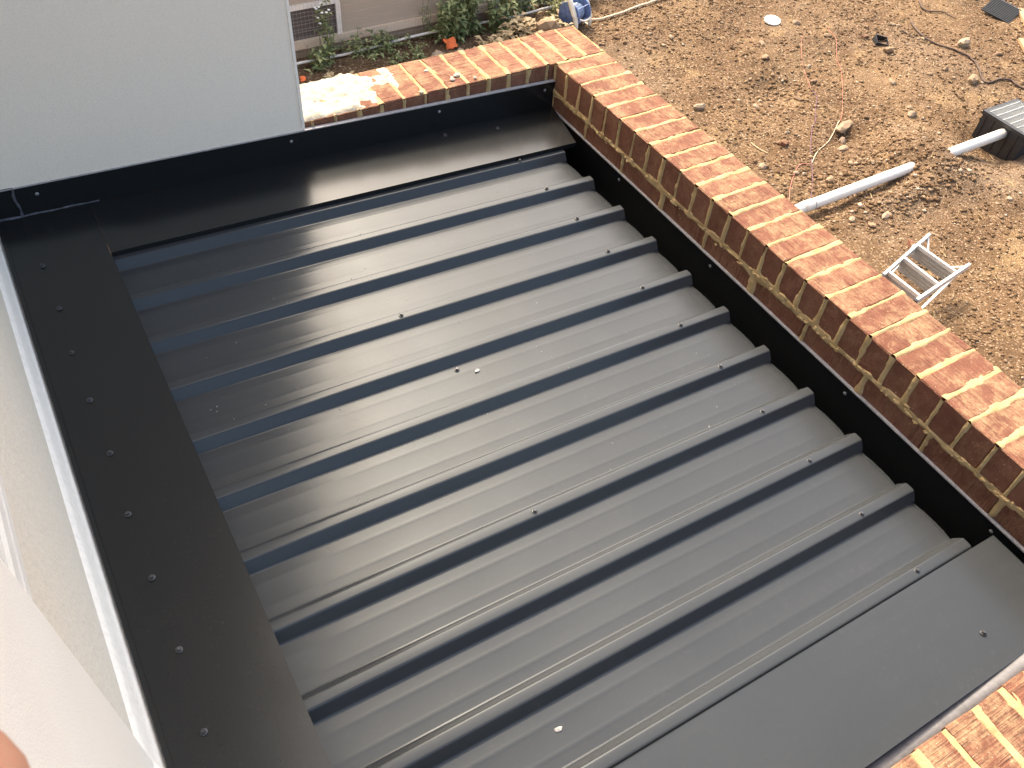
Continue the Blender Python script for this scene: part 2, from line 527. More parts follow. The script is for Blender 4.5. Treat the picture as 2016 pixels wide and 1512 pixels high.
OCT_V = np.array([(1,0,0),(-1,0,0),(0,1,0),(0,-1,0),(0,0,1),(0,0,-1)], float)
OCT_F = np.array([(0,2,4),(2,1,4),(1,3,4),(3,0,4),(2,0,5),(1,2,5),(3,1,5),(0,3,5)])
def place_all(N):
    P = np.stack([rng.uniform(.75, 10.0, N * 3), rng.uniform(-1.6, 5.3, N * 3)], -1)
    keep = vnoise(P[:, 0] * 1.5, P[:, 1] * 1.5, 5) + .55 * vnoise(P[:, 0] * 5, P[:, 1] * 5, 8) > rng.uniform(-.55, .35, len(P))
    P = P[keep & ~((np.abs(P[:, 0] - 6.47) < .27) & (np.abs(P[:, 1] - 1.42) < .27))]
    return P[:N]
g1 = link('gravel', stones_mesh('gravel', 60000, place_all, .0038, .022, 4.5, M_GRAVEL, True))
tag(g1, 'loose stones and crumbs scattered over the soil', None, None, 'stuff')
def place_clods(N):
    out = []
    for cx, cy, sx, sy, k in ((4.75, 1.12, .5, .10, .22), (4.6, 1.62, .5, .10, .2), (5.0, 1.33, .12, .05, .03), (5.3, 1.40, .3, .3, .10), (4.85, 3.0, .3, .2, .12),
                              (3.95, 1.7, .3, .25, .1), (4.4, 4.3, .5, .3, .1), (7.3, 2.3, .5, .3, .08)):
        q = int(N * k)
        out.append(np.stack([rng.normal(cx, sx, q), rng.normal(cy, sy, q)], -1))
    P = np.concatenate(out)
    return P[(P[:, 0] > .8)]
g2 = link('soil_crumbs', stones_mesh('soil_crumbs', 2400, place_clods, .006, .028, 2.8, M_GRAVEL))
tag(g2, 'heaps of broken clods along the pipe trench', None, None, 'stuff')

M_ROCK = m_rock('pale_stone', [(0, (.22, .145, .085)), (.4, (.28, .205, .135)), (.7, (.34, .27, .195)), (1, (.19, .115, .07))])
def rock_mesh(seed, sub=2):
    bm = bmesh.new(); bmesh.ops.create_icosphere(bm, subdivisions=sub, radius=1)
    r = random.Random(seed)
    ax = [Vector((r.uniform(-1, 1), r.uniform(-1, 1), r.uniform(-1, 1))).normalized() for _ in range(9)]
    for v in bm.verts:
        d = 1.0
        for a in ax:
            d = min(d, (.62 + .2 * r.random() * .2) / max(.05, v.co.normalized().dot(a)))
        v.co = v.co.normalized() * d * (1 + r.uniform(-.05, .05))
    me = bpy.data.meshes.new('rock'); bm.to_mesh(me); bm.free(); me.materials.append(M_ROCK)
    return me
ROCKS = [rock_mesh(s, 2) for s in range(6)]
def rock(x, y, sx, sy, sz, label, group=None, k=0, rz=0):
    o = link('rock', ROCKS[k % 6], None, (x, y, gz(x, y) + sz * .35), (0, 0, rz))
    o.scale = (sx, sy, sz)
    return tag(o, label, 'rock', group)
rock(5.03, 2.18, .16, .065, .045, 'long flat pale stone crossed by the cream wire', k=1, rz=.15)
rock(4.93, 2.07, .05, .045, .04, 'tan stone just below the long flat pale stone', k=2)
rock(4.36, 1.02, .09, .035, .022, 'pale slab of stone lying below the white drain pipe', k=3, rz=.2)
rock(4.17, .98, .045, .04, .02, 'small pale chip between the pale slab and the parapet', k=4)
rock(5.78, 2.03, .055, .05, .045, 'round sandy stone alone on the soil left of the drainage pit', k=5)
rock(4.28, 1.60, .05, .045, .04, 'tan stone behind the drain pipe where the pink wire ends', k=0)
rock(4.75, 1.47, .05, .03, .03, 'flat tan stone close behind the middle of the drain pipe', k=2)
rock(4.45, 2.33, .045, .02, .018, 'flat pale stone at the edge of the soil hollow', k=3)
rock(5.36, 2.92, .06, .03, .025, 'brown clod left of the pink wire in the open soil', k=4)
rock(6.75, 2.47, .035, .03, .035, 'small white stone beside the dark root', k=5)
rock(6.85, 2.2, .09, .07, .06, 'large grey brown lump at the lower end of the dark root', k=1)
rock(7.35, 2.75, .10, .08, .07, 'reddish lump of clay by the right edge above the pit', k=0)
rock(2.08, 4.72, .095, .085, .08, 'round mauve rock in front of the weeds and the conduit', k=1)
rock(2.32, 4.70, .075, .07, .065, 'tan rock right beside the round mauve rock', k=2)
rock(2.47, 4.74, .05, .045, .04, 'smaller stone at the end of the row of rocks by the weeds', k=3)
rock(3.28, 4.62, .16, .12, .12, 'large brown clod of earth between the conduit and the brick corner', k=4)
rr = random.Random(21)
cnt = 0
while cnt < 60:
    x = rr.uniform(1.2, 9.0); y = rr.uniform(-.9, 4.9)
    if abs(x - 6.47) < .45 and abs(y - 1.42) < .45: continue
    if 3.3 < x < 4.6 and -.1 < y < .75: continue
    if abs(y - 1.37) < .10 and x < 6.4: continue
    s = rr.uniform(.018, .05) if rr.random() < .8 else rr.uniform(.04, .065)
    rock(x, y, s * rr.uniform(.9, 1.5), s * rr.uniform(.7, 1), s * rr.uniform(.45, .8),
         'small tan stone lying loose on the bare soil', 'small stones on the soil', rr.randrange(6), rr.uniform(0, 6))
    cnt += 1

# ------------------------------------------------------------------ brick parapets
BX = .315                               # inner face of the long parapet
TOPZ = .168
def brick_bank(prefix, L, W, Hh, nvar, seed):
    return [bevel_box_mesh(prefix, (-L / 2, -W / 2, -Hh / 2), (L / 2, W / 2, Hh / 2), .003, M_BRICK, 1, .0014, seed + i) for i in range(nvar)]
ROWLOCK = brick_bank('brick', .228, .0755, .110, 6, 100)    # on edge, long side across the wall
STRETCH = brick_bank('brick', .230, .105, .0755, 6, 200)
def put_brick(parent, bank, loc, rz=0, r=random):
    return link('brick', r.choice(bank), parent, (loc[0] + r.uniform(-.0015, .0015), loc[1] + r.uniform(-.0015, .0015), loc[2] + r.uniform(-.0018, .0018)),
                (r.uniform(-.012, .012), r.uniform(-.008, .008), rz + r.uniform(-.012, .012)))

def mortar_sheet(mb, origin, U, Vv, N, ulen, vlen, joints_u, joints_v, seed, step=.006, bulge=0.0, hw=.0048):
    """irregular pointing: a sheet that stands up at the joints and falls back behind the bricks"""
    nu = max(2, int(ulen / step)); nv = max(2, int(vlen / step))
    u = np.linspace(0, ulen, nu); v = np.linspace(0, vlen, nv)
    UU, VV = np.meshgrid(u, v, indexing='ij')
    d = np.full(UU.shape, 9.0)
    for j in joints_u: d = np.minimum(d, np.abs(UU - j))
    for j in joints_v: d = np.minimum(d, np.abs(VV - j) * .8)
    wob = hw + .0028 + .013 * np.clip(fbm(UU * 9, VV * 9, seed, 4) + .08, -.12, .6) + .0025 * fbm(UU * 60, VV * 60, seed + 3, 2)
    k = np.clip((wob - d) / .0045 + .5, 0, 1)
    h = -.012 + k * (.0125 + bulge) + k * .0042 * fbm(UU * 45, VV * 45, seed + 9, 3)
    O = np.array(origin)
    P = O + UU[..., None] * np.array(U) + VV[..., None] * np.array(Vv) + h[..., None] * np.array(N)
    mb.grid(P)

def wall_core(parent, lo, hi, name='wall_body'):
    b = MB().box(lo, hi)
    return b.build(name, M_CORE, parent)

def m_core():
    t = NT('plain_brickwork'); p = t.pos()
    mp = t.n('Mapping'); t.l(p, mp.inputs[0]); mp.inputs['Rotation'].default_value = (math.radians(90), 0, math.radians(0))
    b = t.n('TexBrick'); t.l(mp.outputs[0], b.inputs[0])
    b.inputs['Color1'].default_value = (.33, .10, .06, 1); b.inputs['Color2'].default_value = (.27, .08, .05, 1)
    b.inputs['Mortar'].default_value = (.55, .40, .2, 1)
    b.inputs['Scale'].default_value = 1; b.inputs['Mortar Size'].default_value = .005
    b.inputs['Brick Width'].default_value = .24; b.inputs['Row Height'].default_value = .086
    return t.out(b.outputs[0], .9)
M_CORE = m_core()

# long parapet on the right, falling a touch towards the back
rp = empty('brick_parapet', (BX, 0, 0))
tag(rp, 'long red brick parapet wall between the metal roof and the bare soil', 'brick wall')
Y0, PITCH, NB = .285, .0863, 32
slope = -.006
for i in range(NB):
    y = Y0 - PITCH * (i + .5)
    put_brick(rp, ROWLOCK, (.114, y, TOPZ - .055 + slope * (y - .28)), 0)
for row in range(2):
    zc = TOPZ - .110 - .0100 - .038 - row * .086
    for i in range(13):
        y = .30 - .24 * i - (.12 if row else 0.02)
        put_brick(rp, STRETCH, (.0535, y - .115, zc + slope * (y - .28)), math.pi / 2)
mm = MB()
ends = Y0 - PITCH * NB
mortar_sheet(mm, (.002, Y0, TOPZ), (0, -1, slope * -1), (1, 0, 0), (0, 0, 1), PITCH * NB, .226,
             [PITCH * i for i in range(NB + 1)], [], 40, hw=.0064)
def z_in(t): return t
Ltot = PITCH * NB
mortar_sheet(mm, (0, Y0, TOPZ - .004), (0, -1, -slope), (0, 0, -1), (-1, 0, 0), Ltot, .112,
             [PITCH * i for i in range(NB + 1)], [.112], 61, bulge=.002)
mortar_sheet(mm, (0, Y0, TOPZ - .106), (0, -1, -slope), (0, 0, -1), (-1, 0, 0), Ltot, .086,
             [Y0 - .30 + .02 + .24 * i for i in range(13)], [.008], 75, bulge=.004, hw=.0062)
mm.build('mortar', M_MORTAR, rp, True)
core = MB().box((.012, ends, GZ), (.222, Y0 + .008, TOPZ - .014))
core.build('wall_body', M_CORE, rp)
# crumbs of mortar squeezed out along the bed joint
cr = MB()
for i in range(260):
    y = Y0 - rr.random() ** .9 * Ltot; r0 = rr.uniform(.002, .006)
    z = TOPZ - .114 + rr.gauss(0, .006) + slope * (y - .28)
    M = Matrix.Translation((-.002 - rr.random() * .003, y, z)) @ Matrix.Diagonal((r0 * .8, r0 * rr.uniform(1, 3), r0, 1))
    o = len(cr.v)
    cr.v.extend(M @ Vector(p * (1 + rr.uniform(-.3, .3))) for p in ICO_V.tolist() and [Vector(q) for q in ICO_V.tolist()])
    cr.f.extend([[o + k for k in f] for f in ICO_F.tolist()])
tag(cr.build('mortar_crumbs', M_MORTAR, rp), kind='stuff')

# short parapet at the back
bp = empty('brick_parapet', (0, .29, 0))
tag(bp, 'short red brick parapet wall at the back of the roof, splashed with white plaster', 'brick wall')
x = .545
k = 0
joints = [0.0]
while x > -1.0:
    x -= .0863; k += 1
    joints.append(joints[-1] + .0863)
    put_brick(bp, ROWLOCK, (x + .0431, .118, TOPZ - .057), math.pi / 2)
for i in range(7):
    put_brick(bp, STRETCH, (.2 - .24 * i, .0555, TOPZ - .11 - .05), 0)
mm = MB()
mortar_sheet(mm, (.545, .004, TOPZ - .002), (-1, 0, 0), (0, 1, 0), (0, 0, 1), joints[-1], .226, joints, [], 90, hw=.0048)
mortar_sheet(mm, (.325, 0.001, TOPZ - .004), (-1, 0, 0), (0, 0, -1), (0, -1, 0), 1.3, .14,
             [j - .22 for j in joints if j > .2], [.112], 95, hw=.004)
mm.build('mortar', M_MORTAR, bp, True)
MB().box((-1.0, .014, GZ), (.532, .222, TOPZ - .016)).build('wall_body', M_CORE, bp)

def m_spill():
    t = NT('white_plaster_splash'); p = t.pos()
    c = t.mix(t.ramp(t.noise(p, 22, 5, .65), [(.5, 0.0), (.72, .5)]), (.47, .42, .33), (.36, .28, .18))
    c = t.mix(t.ramp(t.noise(p, 55, 4, .6), [(.64, 0.0), (.72, .65)]), c, (.46, .22, .14))
    nm = t.bump(t.noise(p, 60, 5, .7), .8, .008)
    return t.out(c, .93, nm, Specular_IOR_Level=.2)
M_SPILL = m_spill()
# splash of white render over the last bricks
xs = np.arange(-.74, -.02, .006); ys = np.arange(.2965, .524, .006)
XX, YY = np.meshgrid(xs, ys, indexing='ij')
t_ = (-.40 + .10 * (YY - .29) / .23 - XX) / .10 + 2.6 * fbm(XX * 13, YY * 13, 5, 4) 
hh = np.clip(t_ * .5 + .35, 0, 1)
hsp = -.012 + hh * .017 + hh * .012 * fbm(XX * 30, YY * 30, 6, 4) + hh * .006 * fbm(XX * 9, YY * 9, 16, 3)
edge = np.clip((.018 - (YY - .2965)) / .018, 0, 1) ** 2
P = np.stack([XX, YY + 0 * XX - .29, TOPZ + hsp - edge * .012 * hh], -1)
sp = MB().grid(P).build('plaster_splash', M_SPILL, bp, True)

spots = MB()
for (px_, py_, r0) in ((-.075, .355, .015), (-.105, .335, .011), (-.098, .350, .007), (-.02, .315, .008), (-.245, .305, .012), (-.165, .43, .009)):
    o = len(spots.v)
    for q_ in ICO_V.tolist():
        k_ = r0 * rr.uniform(.75, 1.25)
        spots.v.append(Vector((px_ + q_[0] * k_, py_ - .29 + q_[1] * k_ * .9, TOPZ + .001 + q_[2] * k_ * .35)))
    spots.f.extend([[o + k for k in f] for f in ICO_F.tolist()])
spots.build('plaster_spots', M_SPILL, bp, True)

# near parapet, cut by the bottom right corner of the picture
fp = empty('brick_parapet', (0, -2.203, 0))
tag(fp, 'near red brick parapet wall in the bottom right corner with thick pale mortar smears', 'brick wall')
joints = [0.0]; x0 = .33
r2 = random.Random(5)
x = x0
for i in range(22):
    put_brick(fp, ROWLOCK, (x0 - .0858 * (i + .5) - .005, -.114, TOPZ - .055), math.pi / 2, r2)
    joints.append(joints[-1] + .0858)
mm = MB()
mortar_sheet(mm, (x0 - .005, -.002, TOPZ), (-1, 0, 0), (0, -1, 0), (0, 0, 1), joints[-1], .226, joints, [], 121, hw=.0105)
mm.build('mortar', M_MORTAR, fp, True)
MB().box((x0 - joints[-1], -.222, GZ), (x0 - .012, -.012, TOPZ - .014)).build('wall_body', M_CORE, fp)

# ------------------------------------------------------------------ metal roof (falls to the right)
TH = math.radians(2.6929)
roof_rot = (0, TH, 0)                    # local x runs down the fall
roof = empty('metal_roof'); roof.rotation_euler = roof_rot
tag(roof, 'dark charcoal ribbed steel roof sheets with hex screws, in the middle of the picture', 'roof')
P_ = .1905
def profile(y0, y1):
    """height of the sheet across the ribs between y0 and y1 (ribs at multiples of P_)"""
    ys = []
    i0 = math.floor(y0 / P_) - 1; i1 = math.ceil(y1 / P_) + 1
    for i in range(i0, i1 + 1):
        c = i * P_
        for dy, z in ((-.0370, -.0290), (-.0335, -.0284), (-.0308, -.0262), (-.0150, -.0030), (-.0130, -.0010), (-.0098, -.0001), (0, .0004), (.0098, -.0001), (.0130, -.0010), (.0150, -.0030), (.0308, -.0262), (.0335, -.0284), (.0370, -.0290),
                      (.0560, -.0290), (.0600, -.02885), (.0645, -.0286), (.0690, -.02885), (.0730, -.0290), (.0955, -.0290), (.1175, -.0290), (.1215, -.02885), (.1260, -.0286), (.1305, -.02885), (.1345, -.0290)):
            ys.append((c + dy, z))
    ys = [p for p in ys if y0 - 1e-6 <= p[0] <= y1 + 1e-6]
    ys.sort()
    return ys
U0, U1 = -1.66, .190
us = np.concatenate([np.linspace(U0, U1 - .05, 40), U1 - .05 + np.array([.012, .022, .030, .036, .041, .045, .048, .050])])
def make_panel(y0, y1, seed, lift=0.0):
    pr = profile(y0, y1)
    mb = MB()
    A = np.zeros((len(us), len(pr), 3))
    for i, u in enumerate(us):
        for j, (y, z) in enumerate(pr):
            pan = 1.0 if z < -.027 else 0.0
            t = max(0.0, (u - (U1 - .038)) / .038)
            rel = (y / P_) - math.floor(y / P_)
            mid = math.sin(math.pi * min(1, max(0, (rel - .17) / .66))) ** .7
            zz = z - pan * t ** 2 * .020 * (.35 + .65 * mid)
            uu = u + pan * t * .020 * mid
            zz += .0010 * float(fbm(u * 2.2 + seed, y * 6, 50, 2)) * pan
            A[i, j] = (uu, y, zz + lift)
    mb.grid(A)
    me = mb.mesh('roof_panel', M_METAL, True)
    me.set_sharp_from_angle(angle=math.radians(7))
    return link('roof_panel', me, roof)
bounds = [(.0370 + .016, -3 * P_ - .0335), (-3 * P_ + .016, -7 * P_ - .0335), (-7 * P_ + .016, -11 * P_ - .0335)]
for k, (a, b) in enumerate(bounds):
    make_panel(b, a, k * 3.1, .0009 * k)

def screw_mesh():
    mb = MB()
    mb.lathe([(.0001, .0), (.0078, .0), (.0078, .0012), (.0066, .0022), (.0058, .0024), (.0055, .0030)], 12)
    n = len(mb.v)
    mb.lathe([(.0046, .0028), (.0046, .0068), (.0036, .0078)], 6)
    return mb.mesh('screw', M_SCREW)
SCREW = screw_mesh()
def screw(parent, x, y, z, rot=None):
    return link('screw', SCREW, parent, (x, y, z), rot or (rr.uniform(-.06, .06), rr.uniform(-.06, .06), rr.uniform(0, 6)))
def rivet_mesh():
    return MB().lathe([(.0001, 0), (.0058, 0), (.0056, .0010), (.0042, .0022), (.0018, .0028)], 12).mesh('rivet', M_RIVET)
RIVET = rivet_mesh()

for i in range(11):
    screw(roof, rr.uniform(-.004, .004), -i * P_ + rr.uniform(-.003, .003) - (.0045 if i == 0 else 0), .0008)
for x, y in ((-.750, -3 * P_), (-.690, -4 * P_ - .048 + .0), (-.756, -7 * P_)):
    screw(roof, x, y, .0012 if abs(y / P_ - round(y / P_)) < .1 else -.0282)

# ------------------------------------------------------------------ flashings (same fall as the roof)
def wavy_plate(mb, x0, x1, y0, y1, z, seed, amp=.0012, nx=60, ny=10, th=.0010):
    xs = np.linspace(x0, x1, nx); ys = np.linspace(y0, y1, ny)
    A, B = np.meshgrid(xs, ys, indexing='ij')
    H = z + amp * fbm(A * 2.0, B * 2.0, seed, 2)
    mb.grid(np.stack([A, B, H], -1))
FZ = .0038
# left cover flashing
lf = empty('cover_flashing'); lf.rotation_euler = roof_rot
tag(lf, 'broad flat black cover flashing along the left edge with a row of screws', 'flashing')
FL = .0145
mb = MB(); wavy_plate(mb, -1.684, -1.4195, -2.75, .272, FL, 3, .0010, 8, 70)
b = mb.build('cover_plate', M_FLASH, lf, True)
MB().box((-1.4195, -2.75, FL - .0115), (-1.4183, .002, FL + .0006)).build('drip_edge', M_FLASH, lf)
MB().box((-1.6845, -2.75, FL - .014), (-1.6832, .272, FL + .005)).box((-1.6832, -2.75, FL + .0036), (-1.6740, .272, FL + .0050)).build('folded_lip', M_FLASH, lf)
for i in range(13):
    screw(lf, -1.603 + (.004 * math.sin(i * 2.1)), .012 - i * P_ * .985 + rr.uniform(-.006, .006), FL + .0012)
# back apron flashing with upturn
bf = empty('back_flashing'); bf.rotation_euler = roof_rot
tag(bf, 'black apron flashing across the back of the roof turned up against the short brick parapet', 'flashing')
mb = MB(); wavy_plate(mb, -1.4192, .249, .0055, .276, 0, 9, .0014, 60, 12)
# clip the right end to its slanting cut
for v in mb.v:
    lim = .249 + (v.y - .0055) * .25
    v.x = -1.4192 + (v.x + 1.4192) * (lim + 1.4192) / (.249 + 1.4192)
    v.z += .0158 - (v.y - .0055) / .27 * .0115 * min(1, max(0, (v.x + 1.42) / .10))
b = mb.build('apron_plate', M_FLASH, bf, True)
MB().box((-1.4186, .0044, -.001), (.249, .0056, .0168)).build('folded_edge', M_FLASH, bf)
UH = .106
mb = MB(); mb.box((-1.66, .2765, -.004), (.325, .2780, UH + .004)); mb.box((-2.2, .2785, .004), (-1.61, .2800, UH + .010))
mb.build('upturn', M_FLASH, bf)
mb = MB(); mb.box((-1.90, .2781, UH + .0042), (.326, .2905, UH + .0056)); 
mb.box((-1.90, .2768, UH + .0058), (.326, .2910, UH + .0090))
mb.build('sealant_strip', M_SEAL, bf)
for x in (-1.552, -.755, -.192, .268):
    link('rivet', RIVET, bf, (x, .2764, UH - .022 + rr.uniform(-.004, .002)), (math.pi / 2, 0, 0))
for x, y in ((-.186, .235), (.024, .207)):
    screw(bf, x, y, .0072)
# smeared sealant in the back left corner
pts = [(-1.70 + .31 * t, .2735 + .0012 * math.sin(t * 19), FL + .002) for t in np.linspace(0, 1, 26)]
mb = MB().tube(pts, [.0042 * (1 - .6 * t) * (.6 + .8 * rr.random()) for t in np.linspace(0, 1, 26)], 6)
pts = [(-1.612 + .003 * math.sin(t * 7), .2755, FL + .003 + (UH - .01) * t) for t in np.linspace(0, 1, 14)]
mb.tube(pts, [.0045 * (.5 + .8 * rr.random()) for _ in pts], 6)
mb.build('sealant_smear', M_SEALB, bf, True)
# side flashing and gutter along the long parapet
sf = empty('side_flashing')
tag(sf, 'black flashing strip fixed to the inner face of the long brick parapet above the gutter', 'flashing')
mb = MB(); ys = np.linspace(.276, -2.6, 60)
A = np.zeros((60, 3, 3))
for i, y in enumerate(ys):
    w = .0012 * float(fbm(np.array(y * 3), np.array(.3), 4, 2))
    A[i, 0] = (BX - .0045 + w, y, -.018); A[i, 1] = (BX - .0045 + w, y, -.10); A[i, 2] = (BX - .0045, y, -.205)
b = MB().grid(A).build('flashing_strip', M_FLASH, sf, True)
MB().box((BX - .008, -2.6, -.0195), (BX + .002, .276, -.0150)).build('sealant_line', M_SEAL, sf)
for y in (-.205, -.74, -1.372, -1.907):
    link('rivet', RIVET, sf, (BX - .0062, y, -.046), (0, -math.pi / 2, 0))
gt = MB().box((.10, -2.6, -.2070), (BX - .004, .27, -.2050)).box((.098, -2.6, -.207), (.10, .27, -.06)).build('box_gutter', M_FLASH)
tag(gt, 'shadowed black box gutter between the roof sheets and the long brick parapet', 'gutter')
# front cover flashing
ff = empty('front_flashing'); ff.rotation_euler = roof_rot
tag(ff, 'wide flat charcoal cover flashing in the bottom right corner, next to the near brick parapet', 'flashing')
mb = MB(); wavy_plate(mb, -1.4186, .268, -2.174, -1.925, FZ + .0006, 31, .0022, 60, 12)
b = mb.build('cover_plate', M_METAL, ff, True)
MB().box((-1.4186, -1.9252, FZ - .0300), (.268, -1.9240, FZ + .0012)).build('folded_edge', M_METAL, ff)
MB().box((.2672, -2.174, FZ - .02), (.2684, -1.926, FZ + .0008)).build('end_fold', M_METAL, ff)
MB().box((-1.4186, -2.1790, FZ - .004), (.30, -2.1775, .145)).build('upturn', M_METAL, ff)
screw(ff, .010, -2.094, FZ + .0024)
mb = MB()
xs = np.linspace(-1.41, .31, 120)
A = np.zeros((120, 4, 3))
for i, xx in enumerate(xs):
    w = .0025 * float(fbm(np.array(xx * 6), np.array(1.7), 44, 3))
    A[i, 0] = (xx, -2.1772, .1385 + xx * .047); A[i, 1] = (xx, -2.1785, .148 + xx * .047)
    A[i, 2] = (xx, -2.2045 + w, .150 + xx * .047); A[i, 3] = (xx, -2.2095 + w, .140 + xx * .047)
mb.grid(A).build('sealant_strip', M_SEALG, ff, True)

# bits of swarf and mortar lying on the roof
M_FLECK = simple('pale_fleck', (.40, .38, .35), .8, .1, 50)
for lab, u, v in (('small white fleck of mortar on the pan in front of the left screws', -.98, -1.80),
                  ('white fleck beside the middle screw on the fifth rib', -.640, -.838)):
    mb = MB(); o = 0
    mb.v = [Vector(p) * .006 * rr.uniform(.7, 1.3) for p in ICO_V.tolist()]; mb.v = [Vector((p.x * 1.5, p.y, p.z * .6)) for p in mb.v]; mb.f = [list(f) for f in ICO_F.tolist()]
    f_ = mb.build('mortar_fleck', M_FLECK)
    Rr = Matrix.Rotation(TH, 4, 'Y'); f_.location = Rr @ Vector((u, v, -.026)); tag(f_, lab, 'fleck')
mb = MB(); Rr = Matrix.Rotation(TH, 4, 'Y')
for i in range(110):
    u = rr.uniform(-1.35, .12); v = rr.uniform(-1.9, -.02); rel = v / P_ - round(v / P_)
    z = -.0284 if abs(rel) > .19 else (.0008 if abs(rel) < .05 else None)
    if z is None: continue
    s = rr.uniform(.0005, .0014)
    a = rr.uniform(0, 3.14)
    p = Rr @ Vector((u, v, z + s * .3)); o = len(mb.v)
    dx = Vector((math.cos(a), math.sin(a), 0)) * s * rr.uniform(1, 3); dy = Vector((-math.sin(a), math.cos(a), 0)) * s
    mb.v.extend([p - dx, p + dy, p + dx, p - dy, p + Vector((0, 0, s))]); mb.f.extend([[o, o + 3, o + 4], [o + 3, o + 2, o + 4], [o + 2, o + 1, o + 4], [o + 1, o, o + 4]])
tag(mb.build('grit', M_FLECK), 'specks of grit scattered over the roof sheets', None, None, 'stuff')

# ------------------------------------------------------------------ rendered walls of the house
bl = empty('rendered_block', (-.7, .28, 0))
tag(bl, 'tall grey rendered wall in the top left corner behind the roof', 'wall')
bm_ = bevel_box_mesh('wall_face', (-1.6, .0, -.10), (.0, 2.6, 8.2), .006, M_BLOCK, 2)
link('wall_face', bm_, bl)
MB().box((-.006, -.0035, .155), (.0032, .010, 8.18)).build('corner_bead', M_BAND, bl)

WX = -1.704
hw_ = empty('house_wall', (WX, 0, 0))
tag(hw_, 'beige textured house wall rising from the left edge of the roof, with a window', 'wall')
SILL, WY0, WY1 = .735, -1.535, .05
w = MB()
w.box((-.30, -1.55, -.6), (0, .279, SILL))
w.box((-.30, WY1, SILL), (0, .279, 5.6))
w.box((-.30, -1.55, 2.2), (0, WY1, 5.6))
w.build('wall_body', M_WALL, hw_)
pm = bevel_box_mesh('wall_pier', (-.30, -2.75, -.6), (.016, -1.536, 5.6), .014, M_PIER, 4)
for p in pm.polygons: p.use_smooth = True
link('wall_pier', pm, hw_)
# white trowelled band along the foot of the wall, coved towards the flashing
prof = [(.0, .215), (.006, .205), (.009, .19), (.0095, .13), (.0110, .115), (.0145, .098), (.0185, .088), (.0215, .0835)]
A = np.zeros((90, len(prof), 3))
for i, y in enumerate(np.linspace(-2.75, .277, 90)):
    wv = .006 * float(fbm(np.array(y * 4), np.array(.5), 70, 3))
    for j, (dx, dz) in enumerate(prof):
        off = .016 if y < -1.53 else 0
        A[i, j] = (dx + off * (1 if j < 5 else .2), y, dz + (wv if j < 3 else 0))
MB().grid(A).build('render_band', M_BAND, hw_, True)
wf = MB()
wf.box((-.055, WY0, SILL + .006), (.003, WY1, SILL + .026)); wf.box((-.060, WY0, SILL + .030), (.001, WY1, SILL + .054))
wfo = wf.box((-.06, WY1 - .04, SILL + .055), (-.002, WY1, 2.2)).box((-.06, WY0, SILL + .055), (-.002, WY0 + .012, 2.2)).build('window_frame', M_FRAME, hw_)
MB().box((-.052, WY0, SILL + .026), (-.004, WY1, SILL + .030)).box((-.052, WY0, SILL + .0005), (-.002, WY1, SILL + .006)).build('frame_gap', M_BLACKP, wfo)
MB().box((-.010, WY0 + .012, SILL + .0545), (-.005, WY1 - .04, 2.2)).build('pane', simple('painted_glare_glass', (.62, .60, .54), .08, .05, 2), wfo)  # sky reflection put into the pale base colour of the glass

# ------------------------------------------------------------------ step ladder lying on the soil
def lad(px, z=-2.2): return px
zl = -2.2
ld = empty('step_ladder', (3.83, .26, 0))
tag(ld, 'small aluminium two step ladder lying on its side on the soil by the parapet', 'step ladder')
def L(x, y, z): return Vector((x - 3.83, y - .26, z))
sl = [L(3.476, .338, zl), L(4.177, .516, zl)]; sr = [L(3.491, .033, zl), L(4.177, .128, zl)]
for a, b in (sl, sr): MB().bar(a, b, .020, .050).build('side_rail', M_ALU, ld)
for (a, b) in (((3.536, .348), (3.542, .052)), ((3.766, .406), (3.770, .084)), ((3.982, .466), (4.001, .114))):
    A = L(a[0], a[1], zl + .012); B = L(b[0], b[1], zl + .012)
    tr = MB().bar(A, B, .020, .030).build('tread', M_ALU, ld)
    # tread plate hangs below its front edge
    d = Vector((-.012, 0, -.102))
    mb = MB(); up = d.normalized()
    mb.bar(A + d * .5, B + d * .5, .006, .103, up)
    for t in (.25, .5, .75):
        mb.bar(A + d * t + Vector((-.004, 0, .002)), B + d * t + Vector((-.004, 0, .002)), .004, .004, up)
    mb.build('tread_plate', M_ALUD, tr)
zb = gz(3.83, .26) + .03
for (a, b, s) in ((sl[0], sl[1], 1), (sr[0], sr[1], -1)):
    a2 = a + Vector((.03, .012 * s, zb - zl + .015)); b2 = b + Vector((-.12, .004 * s, -.055))
    MB().bar(a2, b2, .018, .026).build('rear_leg', M_ALU, ld)
MB().bar(L(4.165, .505, zl - .01), L(4.06, .40, zl - .045), .012, .018).build('brace', M_ALU, ld)
MB().bar(L(4.150, .135, zl - .01), L(4.03, .23, zl - .045), .012, .018).build('brace', M_ALU, ld)
MB().bar(sl[0] + Vector((.03, -.01, zb - zl + .015)), sr[0] + Vector((.03, .01, zb - zl + .015)), .012, .030).build('rear_bar', M_ALU, ld)
for p, q in ((sl[0], sl[1]), (sr[0], sr[1])):
    d = (q - p).normalized()
    MB().bar(p - d * .022, p + d * .004, .026, .050).build('foot', M_BLACKP, ld)

